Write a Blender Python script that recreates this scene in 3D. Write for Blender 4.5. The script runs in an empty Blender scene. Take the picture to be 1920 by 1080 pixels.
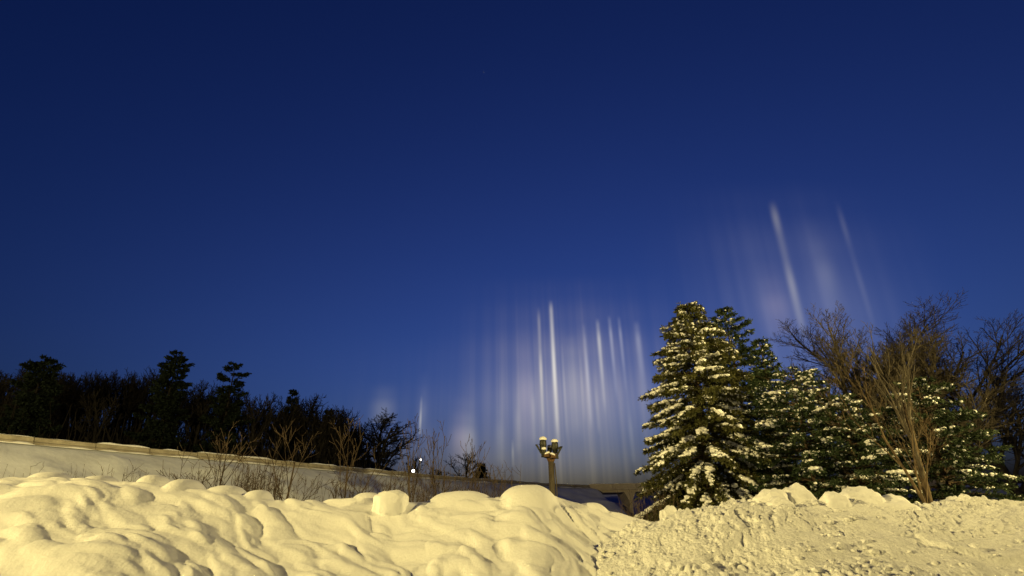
import bpy, math
import numpy as np
from mathutils import Matrix, Vector, Euler

sc = bpy.context.scene
COL = sc.collection

# ------------------------------------------------------------------ camera
FPX = 1034.0                       # focal length in pixels of the 1920 wide picture
PITCH, ROLL = math.radians(23.5), math.radians(-1.2)
EYE = Vector((0.0, 0.0, 1.6))
cd = bpy.data.cameras.new('camera')
cd.sensor_width = 36.0
cd.lens = 36.0 * FPX / 1920.0
cd.clip_start, cd.clip_end = 0.1, 6000.0
cam = bpy.data.objects.new('camera', cd)
CAMROT = (Matrix.Rotation(math.pi / 2 + PITCH, 3, 'X') @ Matrix.Rotation(ROLL, 3, 'Z'))
cam.matrix_world = Matrix.Translation(EYE) @ CAMROT.to_4x4()
COL.objects.link(cam)
sc.camera = cam

# ------------------------------------------------------------------ world: late dusk, sun already below the horizon
SUN_EL, SUN_AZ = math.radians(-5.0), math.radians(12)
wd = bpy.data.worlds.new('World')
sc.world = wd
wd.use_nodes = True
wnt = wd.node_tree
sky = wnt.nodes.new('ShaderNodeTexSky')
sky.sky_type = 'NISHITA'
sky.sun_disc = False
sky.sun_elevation, sky.sun_rotation = SUN_EL, SUN_AZ
sky.ozone_density, sky.air_density, sky.dust_density = 3.4, 1.0, 8.0
tint = wnt.nodes.new('ShaderNodeMix')                 # the camera's white balance on the dusk sky
tint.data_type, tint.blend_type = 'RGBA', 'MULTIPLY'
tint.inputs[0].default_value = 1.0
tint.inputs[7].default_value = (1.30, 1.06, 1.02, 1.0)
wnt.links.new(sky.outputs[0], tint.inputs[6])
wnt.links.new(tint.outputs[2], wnt.nodes['Background'].inputs[0])
wnt.nodes['Background'].inputs[1].default_value = 0.46
sc.view_settings.view_transform = 'Standard'
sc.view_settings.look = 'None'
sc.view_settings.gamma = 1.0
sc.view_settings.exposure = 4.6
sc.view_settings.use_curve_mapping = False
sc.cycles.max_bounces = 6
sc.cycles.diffuse_bounces = 3
sc.cycles.glossy_bounces = 2
sc.cycles.transparent_max_bounces = 8
sc.cycles.volume_bounces = 0
sc.cycles.use_denoising = True
sc.cycles.sample_clamp_indirect = 4.0

# the yard lamps that light the place from behind the camera: (position of the lamp head, power in watts, what a floodlight is aimed at)
YARD_LAMPS = [((-34.0, -6.0, 12.5), 3100.0, None), ((34.0, 2.0, 14.0), 3300.0, (9.5, 21.0, 3.0)), ((-52.0, 14.0, 12.0), 420.0, None)]
LAMP_COLOUR = (1.0, 0.78, 0.285)

rng = np.random.default_rng(20)

# ------------------------------------------------------------------ helpers: pixels to places
def ray(px, py):
    d = CAMROT @ Vector(((px - 960.0) / FPX, -(py - 540.0) / FPX, -1.0))
    return d
def at(px, py, Y):
    d = ray(px, py)
    return EYE + d * (Y / d.y)
def at_z(px, py, z):
    d = ray(px, py)
    return EYE + d * ((z - EYE.z) / d.z)
def top_over(p, py):
    """height at which a vertical line over p crosses picture row py"""
    lo, hi = p.z - 30, p.z + 400
    inv = CAMROT.transposed()
    for _ in range(50):
        m = (lo + hi) / 2
        c = inv @ (Vector((p.x, p.y, m)) - EYE)
        y = 540.0 + FPX * (c.y / c.z)
        if y > py: lo = m
        else: hi = m
    return lo

# ------------------------------------------------------------------ helpers: noise
def _h2(ix, iy, s):
    n = (ix.astype(np.int64) * 374761393 + iy.astype(np.int64) * 668265263 + s * 2147483647) & 0xFFFFFFFF
    n = ((n ^ (n >> 13)) * 1274126177) & 0xFFFFFFFF
    n = (n ^ (n >> 16)) & 0xFFFF
    return n / 65535.0
def vnoise(x, y, s=0):
    ix, iy = np.floor(x), np.floor(y)
    fx, fy = x - ix, y - iy
    fx = fx * fx * fx * (fx * (fx * 6 - 15) + 10)
    fy = fy * fy * fy * (fy * (fy * 6 - 15) + 10)
    a, b = _h2(ix, iy, s), _h2(ix + 1, iy, s)
    c, d = _h2(ix, iy + 1, s), _h2(ix + 1, iy + 1, s)
    return ((a * (1 - fx) + b * fx) * (1 - fy) + (c * (1 - fx) + d * fx) * fy) * 2 - 1
def fbm(x, y, s=0, o=4):
    t, a, n = 0, 1.0, 0
    for k in range(o):
        t = t + a * vnoise(x * 2 ** k + 17.3 * k, y * 2 ** k - 9.1 * k, s + k)
        n += a
        a *= 0.5
    return t / n
def worley(x, y, s=0):
    ix, iy = np.floor(x), np.floor(y)
    best = np.full(x.shape, 9.0)
    for dx in (-1, 0, 1):
        for dy in (-1, 0, 1):
            cx, cy = ix + dx, iy + dy
            px, py = cx + _h2(cx, cy, s), cy + _h2(cx, cy, s + 7)
            best = np.minimum(best, (px - x) ** 2 + (py - y) ** 2)
    return np.sqrt(best)
def sstep(a, b, x):
    t = np.clip((x - a) / (b - a), 0, 1)
    return t * t * (3 - 2 * t)

# ------------------------------------------------------------------ helpers: meshes and objects
class MB:
    def __init__(self):
        self.v, self.f, self.n = [], [], 0
    def add(self, v, f):
        v = np.asarray(v, dtype=np.float64).reshape(-1, 3)
        self.v.append(v)
        f = np.asarray(f)
        self.f.append(f + self.n)
        self.n += len(v)
        return self
    def box(self, c, s, rz=0.0, taper=1.0):
        c = np.array(c, float)
        x, y, z = np.array(s, float) / 2
        v = np.array([[-x, -y, -z], [x, -y, -z], [x, y, -z], [-x, y, -z],
                      [-x * taper, -y * taper, z], [x * taper, -y * taper, z], [x * taper, y * taper, z], [-x * taper, y * taper, z]])
        r = np.array([[math.cos(rz), -math.sin(rz), 0], [math.sin(rz), math.cos(rz), 0], [0, 0, 1]])
        return self.add(v @ r.T + c, [[3, 2, 1, 0], [4, 5, 6, 7], [0, 1, 5, 4], [1, 2, 6, 5], [2, 3, 7, 6], [3, 0, 4, 7]])
    def tubes(self, P, R, s=4, cap=True):
        """P (n,k,3) polylines, R (n,k) radii"""
        P = np.asarray(P, float)
        R = np.asarray(R, float)
        n, k, _ = P.shape
        d = P[:, -1] - P[:, 0]
        d /= np.linalg.norm(d, axis=1, keepdims=True) + 1e-9
        ref = np.where(np.abs(d[:, 2:3]) > 0.8, np.array([[1.0, 0.1, 0]]), np.array([[0.0, 0.1, 1.0]]))
        a = np.cross(d, ref)
        a /= np.linalg.norm(a, axis=1, keepdims=True) + 1e-9
        b = np.cross(d, a)
        t = np.arange(s) * 2 * math.pi / s
        ring = a[:, None, :] * np.cos(t)[None, :, None] + b[:, None, :] * np.sin(t)[None, :, None]   # n,s,3
        V = P[:, :, None, :] + ring[:, None, :, :] * R[:, :, None, None]
        idx = np.arange(n * k * s).reshape(n, k, s)
        i0, i1 = idx[:, :-1, :], idx[:, 1:, :]
        q = np.stack([i0, np.roll(i0, -1, 2), np.roll(i1, -1, 2), i1], -1).reshape(-1, 4)
        self.add(V.reshape(-1, 3), q)
        if cap and s == 4:
            base = self.n - n * k * s
            self.f.append(idx[:, -1, :].reshape(-1, 4) + base)
            self.f.append(idx[:, 0, ::-1].reshape(-1, 4) + base)
        elif cap:
            base = self.n - n * k * s
            self.f.append(np.concatenate([np.stack([idx[:, e, 0], idx[:, e, j], idx[:, e, j + 1]], -1) for e in (0, -1) for j in range(1, s - 1)]) + base)
        return self
    def tube(self, pts, rad, s=8):
        pts = np.array([tuple(p) for p in pts], float)
        rad = np.full(len(pts), rad) if np.isscalar(rad) else np.array(rad, float)
        return self.tubes(pts[None], rad[None], s)
    def grid(self, X, Y, Z):
        h, w = X.shape
        i = np.arange(h * w).reshape(h, w)
        return self.add(np.stack([X, Y, Z], -1).reshape(-1, 3),
                        np.stack([i[:-1, :-1], i[:-1, 1:], i[1:, 1:], i[1:, :-1]], -1).reshape(-1, 4))
    def mesh(self, name, mat=None, smooth=False):
        v = np.concatenate(self.v)
        me = bpy.data.meshes.new(name)
        me.vertices.add(len(v))
        me.vertices.foreach_set('co', v.ravel())
        fs = [f for f in self.f if len(f)]
        loops = np.concatenate([f.ravel() for f in fs]).astype(np.int32)
        tot = np.concatenate([np.full(len(f), f.shape[1]) for f in fs]).astype(np.int32)
        st = np.concatenate([[0], np.cumsum(tot)[:-1]]).astype(np.int32)
        me.loops.add(len(loops))
        me.loops.foreach_set('vertex_index', loops)
        me.polygons.add(len(tot))
        me.polygons.foreach_set('loop_start', st)
        me.polygons.foreach_set('loop_total', tot)
        me.polygons.foreach_set('use_smooth', np.full(len(tot), smooth))
        me.update(calc_edges=True)
        if mat: me.materials.append(mat)
        return me
    def obj(self, name, mat=None, parent=None, smooth=False, loc=None, rz=0.0):
        return link(name, self.mesh(name, mat, smooth), parent, loc, rz)

def link(name, data, parent=None, loc=None, rz=0.0):
    o = bpy.data.objects.new(name, data)
    COL.objects.link(o)
    if parent: o.parent = parent
    if loc is not None: o.location = loc
    o.rotation_euler = (0, 0, rz)
    return o
def tag(o, label=None, cat=None, group=None, kind=None):
    if label: o['label'] = label
    if cat: o['category'] = cat
    if group: o['group'] = group
    if kind: o['kind'] = kind
    return o
def thing(name, label, cat, loc=(0, 0, 0), rz=0.0, group=None):
    o = link(name, None, None, loc, rz)
    o.empty_display_size = 0.3
    return tag(o, label, cat, group)
def copy_tree(o, parent=None):
    c = o.copy()
    COL.objects.link(c)
    c.parent = parent
    for ch in [x for x in bpy.data.objects if x.parent == o]:
        copy_tree(ch, c)
    return c

def icosphere(sub):
    import bmesh
    bm = bmesh.new()
    bmesh.ops.create_icosphere(bm, subdivisions=sub, radius=1.0)
    v = np.array([x.co[:] for x in bm.verts])
    f = np.array([[x.index for x in p.verts] for p in bm.faces])
    bm.free()
    return v, f
ICO = {k: icosphere(k) for k in (1, 2, 3, 4)}
def blobs(mb, C, S, sub=2, rough=0.18, A=None):
    """many lumpy flattened spheres: centres C (n,3), half sizes S (n,3), heading A (n)"""
    v, f = ICO[sub]
    n = len(C)
    if n == 0: return
    A = rng.uniform(0, 6.28, n) if A is None else A
    rad = 1 + rough * rng.uniform(-1, 1, (n, len(v)))
    V = v[None] * rad[..., None] * np.asarray(S)[:, None, :]
    ca, sa = np.cos(A)[:, None], np.sin(A)[:, None]
    V = np.stack([V[..., 0] * ca - V[..., 1] * sa, V[..., 0] * sa + V[..., 1] * ca, V[..., 2]], -1) + np.asarray(C)[:, None, :]
    mb.add(V.reshape(-1, 3), (f[None] + (np.arange(n) * len(v))[:, None, None]).reshape(-1, 3))

# ------------------------------------------------------------------ materials
def mat(name, c1, c2=None, scale=4.0, rough=0.8, bump=0.0, bscale=30.0, detail=4.0, spec=0.3, stretch=None, metal=0.0):
    m = bpy.data.materials.new(name)
    m.use_nodes = True
    nt = m.node_tree
    b = nt.nodes['Principled BSDF']
    b.inputs['Roughness'].default_value = rough
    b.inputs['Specular IOR Level'].default_value = spec
    b.inputs['Metallic'].default_value = metal
    co = nt.nodes.new('ShaderNodeTexCoord')
    vec = co.outputs['Object']
    if stretch:
        mp = nt.nodes.new('ShaderNodeMapping')
        mp.inputs['Scale'].default_value = stretch
        nt.links.new(vec, mp.inputs[0])
        vec = mp.outputs[0]
    if c2:
        n = nt.nodes.new('ShaderNodeTexNoise')
        n.inputs['Scale'].default_value = scale
        n.inputs['Detail'].default_value = detail
        nt.links.new(vec, n.inputs['Vector'])
        r = nt.nodes.new('ShaderNodeValToRGB')
        r.color_ramp.elements[0].position, r.color_ramp.elements[1].position = 0.32, 0.68
        r.color_ramp.elements[0].color = (*c1, 1)
        r.color_ramp.elements[1].color = (*c2, 1)
        nt.links.new(n.outputs['Fac'], r.inputs[0])
        nt.links.new(r.outputs[0], b.inputs['Base Color'])
    else:
        b.inputs['Base Color'].default_value = (*c1, 1)
    if bump:
        n2 = nt.nodes.new('ShaderNodeTexNoise')
        n2.inputs['Scale'].default_value = bscale
        n2.inputs['Detail'].default_value = 6.0
        nt.links.new(vec, n2.inputs['Vector'])
        bp = nt.nodes.new('ShaderNodeBump')
        bp.inputs['Strength'].default_value = bump
        bp.inputs['Distance'].default_value = 0.05
        nt.links.new(n2.outputs['Fac'], bp.inputs['Height'])
        nt.links.new(bp.outputs[0], b.inputs['Normal'])
    return m
def emit(name, col, strength):
    m = bpy.data.materials.new(name)
    m.use_nodes = True
    nt = m.node_tree
    nt.nodes.remove(nt.nodes['Principled BSDF'])
    e = nt.nodes.new('ShaderNodeEmission')
    e.inputs[0].default_value = (*col, 1)
    e.inputs[1].default_value = strength
    nt.links.new(e.outputs[0], nt.nodes['Material Output'].inputs['Surface'])
    return m

M = {}
M['snow'] = mat('snow', (0.80, 0.80, 0.80), (0.86, 0.86, 0.85), 2.0, 0.75, 0.20, 22.0, spec=0.2)
M['snow_crumb'] = mat('crumbled_snow', (0.74, 0.74, 0.73), (0.85, 0.85, 0.84), 6.0, 0.8, 0.6, 30.0, spec=0.2)
M['snow_tree'] = mat('tree_snow', (0.84, 0.84, 0.84), (0.88, 0.88, 0.87), 3.0, 0.75, 0.3, 18.0, spec=0.2)
M['snow_slope'] = mat('slope_snow', (0.58, 0.60, 0.66), (0.74, 0.77, 0.84), 0.5, 0.85, 0.8, 2.5, 8.0, spec=0.1)
M['needles'] = mat('spruce_needles', (0.042, 0.048, 0.014), (0.100, 0.096, 0.028), 2.5, 0.7, spec=0.25)
M['needles_dark'] = mat('fir_needles', (0.020, 0.036, 0.016), (0.045, 0.065, 0.026), 2.0, 0.7, spec=0.25)
M['needles_far'] = mat('pine_needles', (0.006, 0.010, 0.008), (0.012, 0.018, 0.012), 1.0, 0.8, spec=0.1)
M['bark'] = mat('bark', (0.045, 0.032, 0.022), (0.11, 0.078, 0.05), 9.0, 0.9, 0.8, 14.0, stretch=(1, 1, 0.25), spec=0.1)
M['bark_far'] = mat('far_bark', (0.010, 0.009, 0.009), (0.020, 0.018, 0.017), 2.0, 0.95, spec=0.05)
M['bark_oak'] = mat('oak_bark', (0.028, 0.026, 0.025), (0.050, 0.046, 0.043), 2.0, 0.95, spec=0.05)
M['bark_twig'] = mat('twig_bark', (0.040, 0.029, 0.021), (0.085, 0.062, 0.044), 4.0, 0.9, spec=0.1)
M['bark_brown'] = mat('brown_twig_bark', (0.055, 0.046, 0.034), (0.110, 0.092, 0.068), 4.0, 0.9, spec=0.1)
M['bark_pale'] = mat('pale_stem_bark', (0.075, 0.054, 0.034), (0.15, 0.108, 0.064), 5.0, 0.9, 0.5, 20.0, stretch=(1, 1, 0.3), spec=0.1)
M['concrete'] = mat('concrete', (0.26, 0.23, 0.18), (0.42, 0.38, 0.30), 1.2, 0.9, 0.5, 8.0, 8.0, spec=0.2)
M['concrete_dark'] = mat('stained_concrete', (0.44, 0.38, 0.31), (0.60, 0.53, 0.44), 0.8, 0.9, 0.4, 6.0, 8.0, spec=0.2)
M['post'] = mat('weathered_post', (0.040, 0.032, 0.023), (0.075, 0.060, 0.044), 3.0, 0.7, 0.3, 12.0, stretch=(4, 4, 0.5), spec=0.3)
M['housing'] = mat('dark_housing', (0.020, 0.021, 0.016), (0.035, 0.036, 0.026), 6.0, 0.5, spec=0.4)
M['rust'] = mat('rusty_bracket', (0.08, 0.045, 0.022), (0.14, 0.08, 0.04), 8.0, 0.8, spec=0.2)
M['galv'] = mat('galvanised', (0.36, 0.35, 0.32), (0.48, 0.47, 0.43), 5.0, 0.5, spec=0.5, metal=0.4)
M['lens'] = mat('lamp_glass', (0.05, 0.055, 0.05), None, rough=0.15, spec=0.6)
M['floor_shade'] = mat('shade_toned_forest_floor', (0.010, 0.009, 0.008), (0.030, 0.028, 0.027), 0.35, 0.95, 0.6, 2.0, 8.0, spec=0.05)  # snowy wood floor, the darkness of the unlit hill put into its colour
M['asphalt'] = mat('packed_snow_road', (0.45, 0.44, 0.42), (0.62, 0.61, 0.60), 0.6, 0.85, 0.4, 4.0, spec=0.2)

# ------------------------------------------------------------------ setting: ground, raised road, hill
def snow_sheet(name, x0, x1, y0, y1, nx, ny, zf, m):
    X, Y = np.meshgrid(np.linspace(x0, x1, nx), np.linspace(y0, y1, ny))
    return tag(MB().grid(X, Y, zf(X, Y)).obj(name, m, smooth=True), kind='structure')

gx = np.concatenate([np.linspace(-3000, -120, 12), np.linspace(-110, 110, 160), np.linspace(120, 3000, 12)])
gy = np.concatenate([np.linspace(-3000, -90, 10), np.linspace(-80, 140, 160), np.linspace(150, 3000, 12)])
GX, GY = np.meshgrid(gx, gy)
GZ = 0.08 * fbm(GX / 3, GY / 3, 5) + 0.04 - 0.25
MB().grid(GX, GY, GZ).obj('snow_ground', M['snow_slope'], smooth=True)
tag(bpy.data.objects['snow_ground'], kind='structure')

ROAD_TOP = 8.4                      # top of the parapet on the raised road
road_px = [(0, 812), (130, 825), (258, 837), (420, 852), (600, 870), (800, 889), (960, 901), (1045, 907)]
RP = [at_z(px, py, ROAD_TOP) for px, py in road_px]
RP = [Vector((p.x, p.y, 0)) for p in RP]
first = RP[0] + (RP[0] - RP[1]).normalized() * 30
bridge_y = at_z(1060, 908, ROAD_TOP).y
bstart = at_z(1112, 909, ROAD_TOP)
RP = [first] + RP + [Vector((bstart.x, bstart.y, 0))]
def dense(pts, step):
    out = []
    for a, b in zip(pts[:-1], pts[1:]):
        n = max(1, int((b - a).length / step))
        out += [a.lerp(b, i / n) for i in range(n)]
    return out + [pts[-1]]
def smooth_line(pts, it=30):
    p = np.array([tuple(x) for x in pts])
    for _ in range(it):
        p[1:-1] = 0.25 * p[:-2] + 0.5 * p[1:-1] + 0.25 * p[2:]
    return p
ROAD = smooth_line(dense(RP, 1.0), 25)
tan = np.gradient(ROAD, axis=0)
tan /= np.linalg.norm(tan, axis=1, keepdims=True)
NRM = np.stack([tan[:, 1], -tan[:, 0], np.zeros(len(tan))], -1)      # points to the camera's side
WALL_H = 0.58
ROADZ = ROAD_TOP - WALL_H
# cross-section of the embankment: (offset towards the camera, height)
offs = np.array([-14.0, -9.0, -0.5, 0.0, 0.35, 0.9, 2.0, 4.0, 6.0, 8.0, 10.0, 12.0, 14.0, 16.5])
hgts = np.array([ROADZ - 1.5, ROADZ - 0.1, ROADZ - 0.08, ROADZ - 0.08, ROADZ - 0.05, ROADZ - 0.25, ROADZ - 0.85, ROADZ - 2.2, ROADZ - 3.5, ROADZ - 4.7, ROADZ - 5.8, ROADZ - 6.6, 0.3, -0.4])
oo = np.linspace(0, 1, 70)
src = np.linspace(0, 1, len(offs))
of, hg = np.interp(oo, src, offs), np.interp(oo, src, hgts)
EX = ROAD[:, None, 0] + NRM[:, None, 0] * of[None]
EY = ROAD[:, None, 1] + NRM[:, None, 1] * of[None]
face = sstep(0.8, 2.5, of)[None]
EZ = hg[None] + face * (0.5 * fbm(EX / 2.6, EY / 2.0, 31) + 0.22 * fbm(EX / 0.8, EY / 0.8, 33))
tag(MB().grid(EX, EY, EZ).obj('embankment', M['snow_slope'], smooth=True), kind='structure')

# wooded hill behind the raised road, and a low far slope seen under the bridge
def hill_z(X, Y):
    q = np.stack([np.ravel(X), np.ravel(Y)], -1)
    D2 = ((q[:, None, :] - ROAD[None, ::3, :2]) ** 2).sum(-1)
    j = D2.argmin(1) * 3
    d = -((q - ROAD[j, :2]) * NRM[j, :2]).sum(-1).reshape(np.shape(X))       # metres behind the road edge
    fade = sstep(-10, -38, X)
    z = ROADZ - 0.7 + 10.0 * sstep(8, 60, d) * fade + 1.0 * fbm(X / 14, Y / 14, 41) * sstep(12, 30, d)
    return np.where(d < 9.5, -1.0, z)
snow_sheet('hillside', -150, 8, 40, 190, 120, 110, hill_z, M['floor_shade'])
def far_z(X, Y):
    return -0.6 + 9.0 * sstep(BRIDGE_Y + 11, BRIDGE_Y + 27, Y + 2.5 * fbm(X / 18, Y / 18, 51)) + 0.5 * fbm(X / 6, Y / 6, 52)
BRIDGE_Y = bstart.y
snow_sheet('far_slope', -14, 130, BRIDGE_Y + 9, 170, 80, 50, far_z, M['snow_slope'])

# ------------------------------------------------------------------ snow banks thrown up in front
def crest_of(pts, depth):
    w = [at(px, py, depth) for px, py in pts]
    return np.array([p.x for p in w]), np.array([p.z for p in w])
LEFT_D, RIGHT_D = 9.6, 8.6
lcx, lcz = crest_of([(-260, 890), (0, 893), (150, 900), (258, 908), (330, 918), (400, 922), (470, 930), (520, 940), (640, 942), (700, 940), (780, 942), (850, 934), (900, 936), (940, 932), (985, 920), (1010, 920), (1040, 930), (1075, 944), (1120, 952), (1160, 960), (1200, 972), (1240, 984), (1300, 1000), (1400, 1040)], LEFT_D)
# lumps on and below the crest: (px, py of its top, half width px, depth shift, half depth m)
llumps = [(100, 886, 40, 0.3, 0.45), (190, 893, 34, 0.1, 0.4), (292, 891, 32, 0.25, 0.40), (350, 899, 36, -0.05, 0.5), (425, 911, 40, 0.0, 0.45), (486, 919, 28, 0.0, 0.35),
          (690, 924, 34, 0.2, 0.4), (865, 921, 62, 0.15, 0.5), (988, 910, 46, 0.0, 0.6), (1105, 943, 32, 0.1, 0.3)]
def lobes(X, Y, wx, w):
    """slumped snow: rounded tongues overlapping like scales, sharp creases where they meet"""
    g = np.random.default_rng(77)
    tot = 0
    for n_, amin, amax, bmin, bmax, hh in ((60, 0.6, 1.3, 0.22, 0.40, 0.20), (420, 0.32, 0.85, 0.10, 0.20, 0.46), (520, 0.14, 0.45, 0.045, 0.10, 0.52)):
        acc = np.zeros(X.shape)
        for _ in range(n_):
            cx_, cy_ = g.uniform(-13, 3.4), g.uniform(5.6, 9.7)
            if n_ == 520 and g.random() > 0.6 + 0.4 * (cx_ > -3.5): continue
            al, bw = g.uniform(amin, amax), g.uniform(bmin, bmax)
            th = math.radians(-14 - 26 * min(1, max(0, (cx_ + 7) / 8)) + g.normal(0, 10))
            i0, i1 = np.searchsorted(X[0], [cx_ - al - 0.5, cx_ + al + 0.5])
            j0, j1 = np.searchsorted(Y[:, 0], [cy_ - al - 0.5, cy_ + al + 0.5])
            if i1 - i0 < 2 or j1 - j0 < 2: continue
            sl = (slice(j0, j1), slice(i0, i1))
            dx, dy = wx[sl] - cx_, Y[sl] + 0.55 * (wx[sl] - X[sl]) - cy_
            u = (dx * math.cos(th) + dy * math.sin(th)) / al
            v = (-dx * math.sin(th) + dy * math.cos(th)) / bw
            v = np.where(v < 0, v * 1.5, v * 0.85)              # blunt on the downhill side
            q = u * u + v * v
            acc[sl] = np.maximum(acc[sl], bw * hh * g.uniform(0.6, 1.2) * np.clip(1 - q, 0, 1) ** 0.62)
        tot = tot + acc
    return tot
def left_bank(X, Y):
    zc = np.interp(X, lcx, lcz)
    yc = LEFT_D + 0.35 * vnoise(X / 2.5, X * 0, 61)
    d = yc - Y
    front = np.where(d > 0, zc - 0.62 * (np.sqrt(d * d + 0.12) - 0.346) , zc - 0.75 * (np.sqrt(d * d + 0.10) - 0.316))
    # drifted folds running down to the right, with rounded tops and sharp creases
    right = sstep(-3.2, 0.6, X)                                # folds get tighter and steeper towards the right end
    wx = X + 0.4 * fbm(X / 1.6, Y / 1.2, 62, 3)
    w = Y + 0.24 * fbm(X / 1.6, Y / 1.2, 66, 3) + 0.22 * X + 0.26 * np.logaddexp(0, (X + 3.0) / 1.2)
    f3 = np.sqrt(vnoise(wx / 0.5 + 2, w / 0.15, 72) ** 2 + 0.02)
    big = fbm(X / 1.7, Y / 1.2, 73, 2)
    k = sstep(-0.25, 0.55, d)
    fold = lobes(X, Y, wx, w) + (0.015 + 0.035 * right) * (f3 - 0.3) - 0.06
    z = front + (0.12 + 0.88 * k) * fold + 0.11 * k * big
    for px, py, hw, dy, hd in llumps:
        p = at(px, py, LEFT_D + dy)
        hwm = hw / FPX * p.y * 1.05
        base = np.interp(p.x, lcx, lcz) - 0.10
        q = ((X - p.x) / hwm) ** 2 + ((Y - p.y) / hd) ** 2
        lump = base + (p.z - base) * np.clip(1 - q ** 1.6, -3, 1)
        z = np.maximum(z, np.where(q < 1.9, lump, -9))
    z = z + 0.009 * fbm(X / 0.18, Y / 0.18, 80, 3)
    z = np.where(z < 0.25, 0.25 * np.exp((np.minimum(z, 0.25) - 0.25) * 2) , z)
    return z - 0.28 * sstep(0.3, 0.0, z)
X, Y = np.meshgrid(np.linspace(-13.5, 3.6, 620), np.linspace(4.2, 13.0, 330))
bankl = MB().grid(X, Y, left_bank(X, Y)).obj('snow_bank', M['snow'], smooth=True)
tag(bankl, 'long smooth snow bank of rounded folds with a flat-topped block on its crest', 'snow bank')

rcx, rcz = crest_of([(900, 1100), (1060, 1062), (1130, 1026), (1190, 996), (1235, 981), (1300, 966), (1370, 951), (1430, 944), (1500, 943), (1560, 945), (1663, 948), (1800, 946), (1920, 950), (2200, 950)], RIGHT_D)
def right_bank(X, Y, fine=True):
    zc = np.interp(X, rcx, rcz)
    yc = RIGHT_D + 0.25 * vnoise(X / 2.0, X * 0, 91)
    d = yc - Y
    z = np.where(d > 0, zc - 0.52 * (np.sqrt(d * d + 0.25) - 0.5), zc - 0.7 * (np.sqrt(d * d + 0.16) - 0.4))
    k = sstep(-0.2, 0.7, d)
    z = z + 0.14 * k * fbm(X / 1.4, Y / 1.4, 92, 3)
    # ploughed plates: broken steps here and there
    st = fbm(X / 1.9 + 3, Y / 0.8, 93, 3)
    z = z + 0.07 * k * sstep(0.02, 0.10, st)
    if fine:
        a = sstep(-0.30, 0.35, fbm(X / 0.9, Y / 0.7, 94, 3))          # some stretches are broken up, some stay smooth
        jx, jy = X + 0.10 * fbm(X / 0.16, Y / 0.16, 98, 3), Y + 0.10 * fbm(X / 0.16, Y / 0.16, 99, 3)
        c1 = sstep(0.75, 0.15, worley(jx / 0.17, jy / 0.16, 95)) * _h2(np.floor(jx / 0.31), np.floor(jy / 0.27), 5)
        c2 = sstep(0.8, 0.1, worley(jx / 0.085, jy / 0.085, 96))
        z = z + (0.010 + 0.050 * a) * c1 + (0.009 + 0.032 * a) * c2 + 0.07 * fbm(X / 0.55, Y / 0.4, 89, 2)
        z = z + (0.014 + 0.022 * a) * fbm(X / 0.06, Y / 0.06, 97, 3) + 0.03 * np.abs(fbm(X / 0.35, Y / 0.25, 90, 3))
    return np.maximum(z, -0.4)
X, Y = np.meshgrid(np.linspace(-0.9, 11.0, 800), np.linspace(5.0, 10.6, 420))
bankr = thing('snow_bank', 'crumbly ploughed snow bank of broken crumbs in front of the snowy spruce', 'snow bank', (4, 8, 0))
MB().grid(X - 4, Y - 8, right_bank(X, Y)).obj('bank_surface', M['snow_crumb'], bankr, smooth=True)
n = 1900
cx, cy = rng.uniform(0.2, 11, n), rng.uniform(5.0, 9.0, n)
cz = right_bank(cx, cy)
s = 0.010 + 0.05 * rng.random(n) ** 4
mb = MB()
blobs(mb, np.stack([cx - 4, cy - 8, cz + s * 0.25], -1), np.stack([s * rng.uniform(0.8, 1.4, n), s, s * rng.uniform(0.6, 0.9, n)], -1), 1, 0.25)
tag(mb.obj('snow_crumbs', M['snow_crumb'], bankr), kind='stuff')

def snow_lump(px, py, Y, hw, hh, label, flat=0.0, lean=0.0, seed=0, group=None, m='snow', hd=None, cut=0.0):
    """a rounded chunk of snow whose top shows at (px, py), half width hw and height hh in picture pixels"""
    p = at(px, py, Y)
    w, h = hw / FPX * Y * 1.06, hh / FPX * Y * 1.06
    v, f = ICO[4]
    v = v.copy()
    q = 1 + flat * 6
    e = 2.0 / (2.0 + flat * 5)
    vv = np.sign(v) * np.abs(v) ** np.array([1 - 0.35 * flat, 1 - 0.35 * flat, 1 - 0.55 * flat])
    nz = fbm(v[:, 0] * 1.3 + seed * 3.1 + v[:, 2], v[:, 1] * 1.3 - seed + v[:, 2] * 0.6, 110 + seed, 3)
    nz2 = fbm(v[:, 0] * 5 + v[:, 2] * 3 + seed, v[:, 1] * 5 + v[:, 2] * 4, 130 + seed, 3)
    vv = vv * (1 + (0.30 - 0.16 * flat) * nz + 0.13 * nz2)[:, None]
    vv[:, 0] += lean * vv[:, 2]
    vv = vv * np.array([w, (hd or 0.8) * w, h * 0.62])
    vv[:, 2] -= vv[:, 2].max()
    o = MB().add(vv, f).obj('snow_lump', M[m], smooth=True, loc=p)
    return tag(o, label, 'snow lump', group)
snow_lump(736, 919, LEFT_D - 0.2, 28, 40, 'flat-topped block of snow standing alone on the bank below the bare oak', 0.85, 0.03, 1)
snow_lump(1440, 915, RIGHT_D - 0.2, 27, 44, 'round snow lump at the left end of the lumps on the crumbly bank', 0.2, 0, 2)
snow_lump(1491, 905, RIGHT_D - 0.1, 29, 66, 'tallest upright snow lump on the crumbly bank crest', 0.25, -0.15, 3)
snow_lump(1462, 930, RIGHT_D - 0.5, 24, 30, 'low snow lump below and between the two left lumps', 0.0, 0, 4)
snow_lump(1554, 921, RIGHT_D - 0.35, 30, 44, 'broad knobbly snow lump in the middle of the bank crest', 0.0, 0.3, 5)
snow_lump(1602, 911, RIGHT_D, 42, 56, 'large sloping snow lump under the pale lit stems', 0.1, 0.2, 6)
snow_lump(1652, 925, RIGHT_D, 50, 44, 'long low snow lump at the right end of the row of lumps', 0.0, 0.2, 7)
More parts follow.
